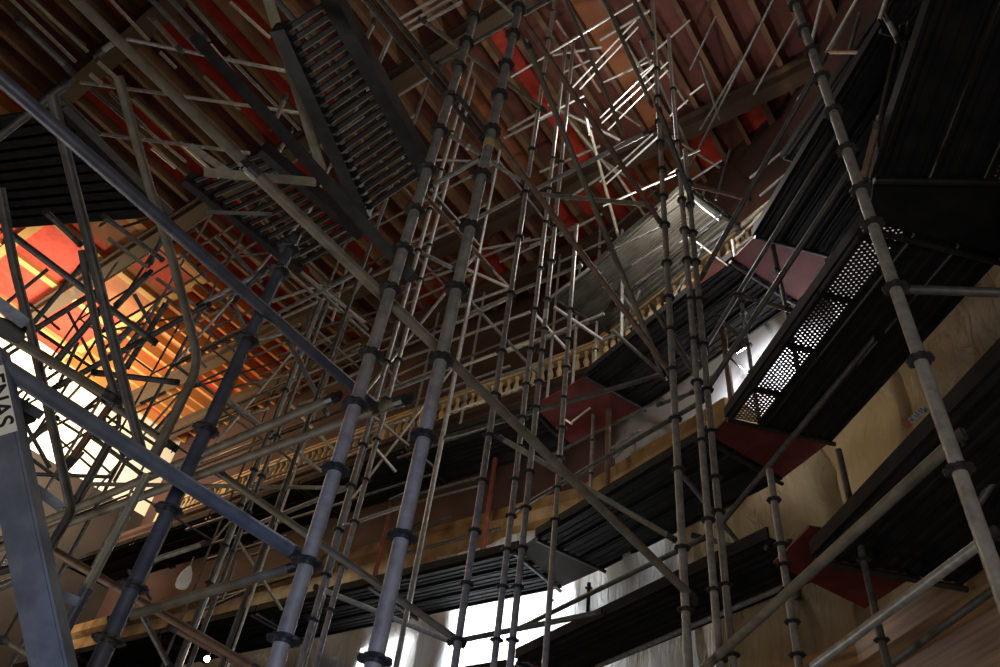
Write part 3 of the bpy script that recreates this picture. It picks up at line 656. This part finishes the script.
def put(name, label, cat, group, x0, y0, x1, y1, t, m, mode):
    t0, t1 = t if isinstance(t, tuple) else (t, t)
    def inside(q, x, y):            # keep the tube below the ceiling and in front of the balconies
        k = 1.0
        zt = 10.9 if m == 'L' else 11.7
        if q.z > zt: k = zt / q.z
        w = hit(x, y, -.25 if m == 'L' else (1.05 if q.z < 7 else 1.25))
        if w is not None: k = min(k, w.length / q.length)
        return k
    if mode == 'h':
        tm = (t0 + t1) / 2; c = at((x0 + x1) / 2, (y0 + y1) / 2, 2 * R0 * F / tm)
        p0 = onz(x0, y0, c.z); p1 = onz(x1, y1, c.z)
        k = min(inside(p0, x0, y0), inside(p1, x1, y1)); p0 = p0 * k; p1 = p1 * k
    else: p0 = at(x0, y0, 2 * R0 * F / t0); p1 = at(x1, y1, 2 * R0 * F / t1); k0 = inside(p0, x0, y0); k1 = inside(p1, x1, y1); p0 = p0 * k0; p1 = p1 * k1; k = (k0 + k1) / 2
    return ledger(name, label, cat, group, p0, p1, (RV if m != 'L' else .02) * max(k, .55), m, parts=max(t0, t1) >= 3.9)
for line in TUBES.strip().split('\n'):
    lab, co_, th, m, mode = line.split('|')
    x0, y0, x1, y1 = map(float, co_.split()); tt = [float(v) for v in th.split()]
    o = put('ledger_tube' if mode == 'h' else 'brace_tube', lab, 'scaffold tube', None, x0, y0, x1, y1, tuple(tt) if len(tt) > 1 else tt[0], m, mode)
    if 'white clamp' in lab:
        d = [c for c in o.children if c.name.startswith('wedge_head')][-1].location; bm = bmesh.new(); add_tube(bm, [d * .26, d * .30], RV * 1.5, 12); link('clamp', bm, 'white', o, True)
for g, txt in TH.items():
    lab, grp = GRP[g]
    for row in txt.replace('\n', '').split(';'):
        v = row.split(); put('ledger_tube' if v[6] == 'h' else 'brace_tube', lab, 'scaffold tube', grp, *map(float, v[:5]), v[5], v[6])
# the birdcage of standards and ledgers between the camera and the far tiers
BG = 'standards and ledgers of the birdcage'
def cage(p, q, m, nm):
    ledger(nm, 'thin tube of the far birdcage scaffold below the dark ceiling, beyond the thick blue poles', 'scaffold tube', BG, p, q, .021, m, parts=False)
for iu in range(6):
    for iv in range(3):
        b = U * (-13.6 + 1.7 * iu) + V * (3.4 + 1.75 * iv)
        bm = bmesh.new(); add_tube(bm, [(0, 0, 0), (0, 0, 11.2 + SHIFT)], .022, 8)
        tag(link('scaffold_standard', bm, 'D' if (iu + iv) % 2 else 'G', None, True, (b.x, b.y, 0)), 'thin upright of the far birdcage scaffold beyond the thick blue poles', 'scaffold pole', 'uprights of the birdcage')
        for z in (6.2, 7.3, 8.4, 9.5, 10.6):
            if iu < 5 and (iu + iv + int(z)) % 4: cage(b + Vector((0, 0, z)), b + U * 1.7 + Vector((0, 0, z)), 'G' if (iu + int(z)) % 3 else 'D', 'ledger_tube')
            if iv < 2 and (iu * 2 + iv + int(z)) % 3 == 0: cage(b + Vector((0, 0, z + .06)), b + V * 1.75 + Vector((0, 0, z + .06)), 'D', 'ledger_tube')
        if iu < 5 and (iu + iv) % 2: cage(b + Vector((0, 0, 6.2)), b + U * 1.7 + Vector((0, 0, 8.4)), 'G', 'brace_tube')
        if iv < 2 and iu % 2: cage(b + Vector((0, 0, 8.4)), b + V * 1.75 + Vector((0, 0, 10.6)), 'D', 'brace_tube')
# bent tubes at the left
def bt(label, pts, t, m): 
    d = 2 * R0 * F / t; bent('bent_tube', label, 'scaffold tube', None, [at(x, y, d) for x, y in pts], RV, m)
bt('long dark bent tube leaning beside the bright end wall', [(52, 95), (66, 153), (95, 267), (128, 400), (143, 456)], 8.6, 'D')
bt('dark steep tube crossing the orange ceiling boards', [(82, 250), (92, 306), (104, 360), (119, 404)], 6.6, 'D')
bt('bent dark tube with its elbow right of the orange joists', [(118, 76), (147, 178), (174, 264), (200, 364), (150, 466)], 8, 'O')
bt('bent dark tube at the far left with its elbow below the bright wall', [(0, 188), (14, 266), (32, 336), (72, 512), (44, 556)], 7.5, 'D')
bt('hooked grey tube end in front of the bright wall', [(116, 346), (121, 400), (118, 428), (106, 428), (102, 414)], 4, 'D')
p0 = at(86, 590, 2 * R0 * F / 8); p1 = at(148, 474, 2 * R0 * F / 8); p2 = at(63, 632, 2 * R0 * F / 8)
t = root('extending_prop', p2 + UP, 'pale green prop tube with a blue sleeve at lower left', 'prop')
bm = bmesh.new(); add_tube(bm, [p0 - p2, p1 - p2], R0, 12); o = link('inner_tube', bm, 'P', t, True); o['label'] = 'pale green inner tube'
bm = bmesh.new(); add_tube(bm, [Vector((0, 0, 0)), (p0 - p2) * 1.06], R0 * 1.35, 12); o = link('sleeve', bm, 'B', t, True); o['label'] = 'blue outer sleeve'

# ------------------------------------------------------------------ flat khaki posts and beams
def bar(name, label, cat, x0, y0, x1, y1, d0, d1, w, th, m, twist=0.0):
    p0 = at(x0, y0, d0) + UP; p1 = at(x1, y1, d1) + UP; ax = (p1 - p0); L = ax.length; ax.normalize()
    view = ((p0 + p1) / 2 - UP).normalized(); x = ax.cross(view).normalized(); y = ax.cross(x).normalized()
    x, y = x * math.cos(twist) + y * math.sin(twist), y * math.cos(twist) - x * math.sin(twist)
    bm = bmesh.new(); add_box(bm, ax * (L / 2), (w, th, L), x, y, ax)
    bmesh.ops.bevel(bm, geom=bm.edges[:], offset=min(w, th) * .08, segments=2, affect='EDGES')
    return tag(link(name, bm, m, None, False, p0), label, cat), x, y, ax, L
bar('timber_post', 'flat khaki post beside the slatted walkway, left one', 'post', 266, -8, 322, 170, 5.2, 5.4, .065, .05, 'K')
k2 = bar('timber_post', 'flaking khaki post with white paint marks, right one', 'post', 330, -8, 380, 150, 5.0, 5.4, .06, .05, 'K')[0]
random.seed(3)
for q in ((336, 12), (342, 26), (346, 42), (351, 56)):
    p = at(q[0] + 1, q[1], 4.96) + UP - k2.location; bm = bmesh.new()
    bmesh.ops.create_icosphere(bm, subdivisions=2, radius=.022); 
    for v in bm.verts: v.co = Vector((v.co.x * .7, v.co.y * .35, v.co.z * random.uniform(.7, 1.3)))
    link('paint_flake', bm, 'white', k2, True, p)
bar('timber_beam', 'khaki beam below the slatted walkways, left half', 'beam', 190, 146, 240, 180, 5.6, 5.6, .05, .05, 'K')
bar('timber_beam', 'khaki horizontal beam below the slatted walkways', 'beam', 204, 172, 316, 182, 5.5, 5.5, .06, .05, 'K')
bar('timber_beam', 'short dark horizontal beam far left of the thick left pole', 'beam', 206, 212, 272, 214, 6.2, 6.2, .03, .03, 'D')

# ------------------------------------------------------------------ slatted walkways
def walkway(label, h, L0, L1, R0_, R1_, n, m, frame_m='X', wfr=.09, sw=.026):
    A, B, D, E = (onz(*p, h) + UP for p in (L0, L1, R0_, R1_))
    t = root('slatted_walkway', A, label, 'walkway')
    for a, b in ((A, B), (D, E)):
        bm = bmesh.new(); d = (b - a); add_box(bm, (a + b) / 2 - A, (d.length, wfr, .12), d.normalized(), Vector((0, 0, 1)).cross(d.normalized())); link('stringer', bm, frame_m, t)
    for k in range(n):
        s = (k + .5) / n; p = A.lerp(B, s); q = D.lerp(E, s); d = q - p
        bm = bmesh.new(); y = Vector((0, 0, 1)).cross(d.normalized())
        add_box(bm, (p + q) / 2 - A, (d.length, sw, .03), d.normalized(), y)
        sl = link('slat', bm, m, t)
        bm = bmesh.new(); add_box(bm, (p + q) / 2 - A + y * (sw / 2 + .003), (d.length * .94, .006, .026), d.normalized(), y); link('slat_lip', bm, 'K', sl)
walkway('black slatted walkway seen from below left of the thick left pole', 4.1, (280, 26), (366, 214), (330, -6), (428, 172), 20, 'X')
walkway('dim slatted walkway below the khaki beams', 4.8, (186, 178), (302, 268), (262, 148), (362, 234), 13, 'X', wfr=.07)
walkway('black boarded platform high at the left edge with small gaps between boards', 7.0, (-70, 128), (10, 226), (62, 108), (168, 214), 11, 'X', wfr=.08, sw=.17)
for x0, y0, x1, y1 in ((196, 38, 281, 131), (280, 130, 412, 278)):
    bar('deck_beam', 'thick black beam slanting down along the slatted walkway' + (', upper length' if x0 < 200 else ', lower length'), 'beam', x0, y0, x1, y1, *((4.62, 4.3) if x0 < 200 else (4.3, 3.95)), .062, .09, 'X')
for k, (x0, y0, x1, y1) in enumerate(((398, 20, 452, -10), (404, 26, 470, -12), (410, 30, 462, 2))):
    put('ledger_tube', 'grey tube in the corner above the dark parallel tubes at the top edge', 'scaffold tube', 'tubes at the top edge', x0, y0, x1, y1, 3.2, 'G', 'h')

# ------------------------------------------------------------------ square column with its label
col, cx_, cy_, cax, cl = bar('square_column', 'square blue-grey column leaning in the lower left corner with a white lettered label', 'column', 61, 700, -12, 352, 2.35, 2.55, .082, .082, 'B', twist=-.32)
face_n = -cy_ if (-cy_).dot((col.location - UP).normalized()) < 0 else cy_
side = cx_ if cx_.dot(RX) > 0 else -cx_
def on_face(x, y):
    r = ray(x, y).normalized(); o = col.location - UP + face_n * .0415
    return r * (o.dot(face_n) / r.dot(face_n))
lc = on_face(5, 399) + UP - col.location
down = -cax
s0 = side
bm = bmesh.new(); s_c = lc.dot(side); lc = lc - side * (s_c - .016)
add_box(bm, lc + face_n * .001, (.056, .19, .0015), side, cax, face_n); lab = link('label_plate', bm, 'white', col)
fc = bpy.data.curves.new('lettering', 'FONT'); fc.body = 'ENAS'; fc.size = .062; fc.align_x = 'CENTER'; fc.align_y = 'CENTER'; fc.extrude = .0006; fc.offset = .0012
fo = bpy.data.objects.new('lettering', fc); C.objects.link(fo)
dg = bpy.context.evaluated_depsgraph_get(); me = bpy.data.meshes.new_from_object(fo.evaluated_get(dg)); bpy.data.objects.remove(fo)
me.materials.clear(); me.materials.append(M['ink'])
lo = bpy.data.objects.new('lettering', me); C.objects.link(lo); lo.parent = lab
X_, Y_, Z_ = down, side, down.cross(side)
if Z_.dot(face_n) < 0: Y_ = side; Z_ = -Z_
p = lc + face_n * .0025 + down * .0
lo.matrix_local = Matrix(((X_.x, Y_.x, face_n.x, p.x), (X_.y, Y_.y, face_n.y, p.y), (X_.z, Y_.z, face_n.z, p.z), (0, 0, 0, 1)))
for (x0, y0, x1, y1, w), lb in (((32, 486, 62, 508, .03), 'short blue-grey bracket bar right of the square column'), ((42, 588, 78, 602, .03), 'lower blue-grey bracket bar right of the square column'),
        ((-6, 300, 26, 324, .038), 'blue-grey rail end at the left edge above the label'), ((12, 398, 42, 416, .03), 'blue-grey bracket bar beside the white label')):
    bar('bracket_bar', lb, 'bracket', x0, y0, x1, y1, 2.9, 2.9, w, .03, 'B')
for (x0, y0, x1, y1, w), lb in (((-12, 322, 24, 336, .06), 'black block at the left edge under the rail end'), ((14, 422, 34, 414, .05), 'black clamp block beside the white label')):
    bar('clamp_block', lb, 'clamp', x0, y0, x1, y1, 3.0, 3.0, w, .05, 'X')

# ------------------------------------------------------------------ small things
def bag():
    p = at(190, 566, 8.0) + UP; bm = bmesh.new()
    prof = [(0, .012), (-.03, .028), (-.07, .05), (-.13, .062), (-.19, .058), (-.22, .04), (-.225, .0)]
    n = 14; rings = []
    for z, r in prof:
        rings.append([bm.verts.new((r * math.cos(2 * PI * k / n) * (1 + .12 * math.sin(3 * k)), r * .7 * math.sin(2 * PI * k / n), z)) for k in range(n)])
    for a, b in zip(rings, rings[1:]):
        for k in range(n): bm.faces.new((a[k], a[(k + 1) % n], b[(k + 1) % n], b[k]))
    o = tag(link('plastic_bag', bm, 'bag', None, True, p), 'small white tied bag hanging before the tan balcony at lower left', 'bag')
    b2 = bmesh.new(); add_tube(b2, [(0, 0, -.01), (.0, .0, .09)], .006, 6); link('string', b2, 'K', o, True)
bag()
def flood(name, label, p, aim, s, m='bulb_white'):
    t = root(name, p + UP, label, 'lamp'); d = aim.normalized(); x, y = frame(d)
    bm = bmesh.new(); add_box(bm, -d * (.07 * s), (.22 * s, .16 * s, .10 * s), x, y, d); bmesh.ops.bevel(bm, geom=bm.edges[:], offset=.012 * s, segments=2, affect='EDGES'); link('housing', bm, 'housing', t)
    bm = bmesh.new(); add_box(bm, -d * .012 * s, (.19 * s, .13 * s, .012), x, y, d); link('lens', bm, m, t)
    bm = bmesh.new(); add_tube(bm, [x * .13 * s - d * .06 * s, x * .13 * s - d * .16 * s, -x * .13 * s - d * .16 * s, -x * .13 * s - d * .06 * s], .008 * s, 6); link('bracket', bm, 'housing', t)
    return t
def light(name, kind, loc, power, col, size=.1, rot=None, spot=None, blend=.5):
    l = bpy.data.lights.new(name, kind); l.energy = power; l.color = col
    if kind == 'AREA': l.size = size
    else: l.shadow_soft_size = size
    if spot: l.spot_size = spot; l.spot_blend = blend
    o = bpy.data.objects.new(name, l); C.objects.link(o); o.location = loc + UP
    if rot is not None: o.rotation_euler = (-rot).to_track_quat('Z', 'Y').to_euler()
    return o
LP = hit(743, 349, 1.0)
flood('work_lamp', 'dazzling white floodlight hanging in front of the grey wall', LP, (-LP).normalized() * .5 + Vector((.6, .6, .1)), .8)
light('floodlight', 'SPOT', LP + Vector((.1, .12, .02)), 1100, (.84, .91, 1.0), .06, rot=Vector((.75, .5, -.16)), spot=math.radians(132), blend=.6)
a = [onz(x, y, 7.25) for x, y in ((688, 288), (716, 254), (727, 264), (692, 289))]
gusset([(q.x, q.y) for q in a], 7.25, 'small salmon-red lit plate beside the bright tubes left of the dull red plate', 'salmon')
p = at(207, 659, 10.5)
t = root('site_bulb', p + UP, 'small warm lit bulb at the bottom edge left of the blue pole', 'lamp')
bm = bmesh.new(); bmesh.ops.create_icosphere(bm, subdivisions=3, radius=.035); link('bulb', bm, 'bulb_warm', t, True)
bm = bmesh.new(); add_tube(bm, [(0, 0, .03), (0, 0, .09)], .02, 10); link('socket', bm, 'housing', t, True)
# sticker strip on the lowest right deck
a = at(905, 427, 6.2); b = at(926, 407, 6.1); d = b - a
t = root('warning_label', a + UP, 'small red and white warning label on the edge of the lowest right deck', 'label')
dn = d.normalized(); n_ = (-(a.normalized())); yv = n_.cross(dn).normalized()
bm = bmesh.new(); add_box(bm, d * .62, (d.length * .74, .05, .004), dn, yv, dn.cross(yv)); link('white_field', bm, mat('white_printed_label', (.5, .5, .47), .5, 0, (.08, .08, .08), 70, lo=.45, hi=.6), t)
bm = bmesh.new(); add_box(bm, d * .12, (d.length * .24, .05, .004), dn, yv, dn.cross(yv)); link('red_field', bm, 'redlabel', t)

# ------------------------------------------------------------------ light
P = lambda u, v, z: U * u + V * v + Vector((0, 0, z))
light('end_wall_flood', 'AREA', P(-17.0, 4.5, 9.0), 900, (1.0, .86, .62), 1.5, rot=P(-20.2, 4.8, 10.3) - P(-17, 4.5, 9))
light('end_ceiling_lamp', 'POINT', P(-17.6, 4.0, 10.4), 200, (1.0, .74, .42), .2)
light('sheet_backlight', 'AREA', Vector((1.0, 11.15, 4.3)), 190, (.88, .95, 1.0), 2.1, rot=Vector((-.3, -1, 0)))
light('sheet_backlight_left', 'AREA', Vector((-1.0, 12.6, 4.2)), 22, (.95, .97, 1.0), 1.2, rot=Vector((-.65, -.75, 0)))
light('sheet_backlight_right', 'AREA', Vector((4.25, 6.0, 4.6)), 4, (1.0, .86, .62), 1.6, rot=Vector((-1, -.1, 0)))
light('joist_fill', 'POINT', P(-15.6, 7.2, 10.9), 60, (1.0, .66, .30), .2)  # unseen, added to brighten the orange joists
light('top_deck_lamp', 'POINT', Vector((2.0, 6.3, 8.6)), 110, (1.0, .93, .84), .08)
light('high_tube_fill', 'POINT', Vector((1.0, 5.9, 10.25)), 45, (1.0, .95, .90), .06)  # unseen, added to brighten the pale tubes under the ceiling
light('ceiling_fill_bend', 'POINT', Vector((3.0, 7.6, 10.6)), 8, (1.0, .85, .65), .1)  # unseen, added to brighten the ceiling boards over the bend
DL = Vector((-.3, -3.4, -1.1))
light('daylight_from_entrance', 'SPOT', DL, 230, (.02, .25, 1.0), .25, rot=Vector((-.28, 2.15, .95)) - DL, spot=math.radians(16), blend=.7)
light('fill_stalls', 'POINT', Vector((.4, -2.0, -.3)), 170, (1.0, .95, .88), .5)  # unseen fill added on the camera side of the poles
light('fill_floor', 'POINT', P(-6.0, .5, -.6), 140, (1.0, .93, .86), .4)  # unseen fill added low down to lift the dark undersides and tubes
light('site_lamp_gallery', 'POINT', P(-5.5, 2.0, 9.2), 9, (1.0, .80, .60), .3)
light('site_lamp_upper_bend', 'POINT', P(-.5, 3.8, 10.6), 14, (1.0, .84, .66), .3)
light('site_lamp_top', 'POINT', P(-3.6, 1.6, 10.9), 24, (1.0, .84, .66), .3)
light('site_lamp_tier', 'POINT', P(-9.0, 5.6, 6.6), 8, (1.0, .76, .46), .2)
light('site_lamp_bend', 'POINT', Vector((-.6, 8.6, 6.6)), 20, (1.0, .84, .58), .2)
w = bpy.data.worlds.new('World'); sc.world = w; w.use_nodes = True
w.node_tree.nodes['Background'].inputs[0].default_value = (.6, .7, .9, 1); w.node_tree.nodes['Background'].inputs[1].default_value = .02
sc.view_settings.view_transform = 'Standard'; sc.view_settings.look = 'None'; sc.view_settings.gamma = 1.0; sc.view_settings.use_curve_mapping = False
sc.view_settings.exposure = 0.22
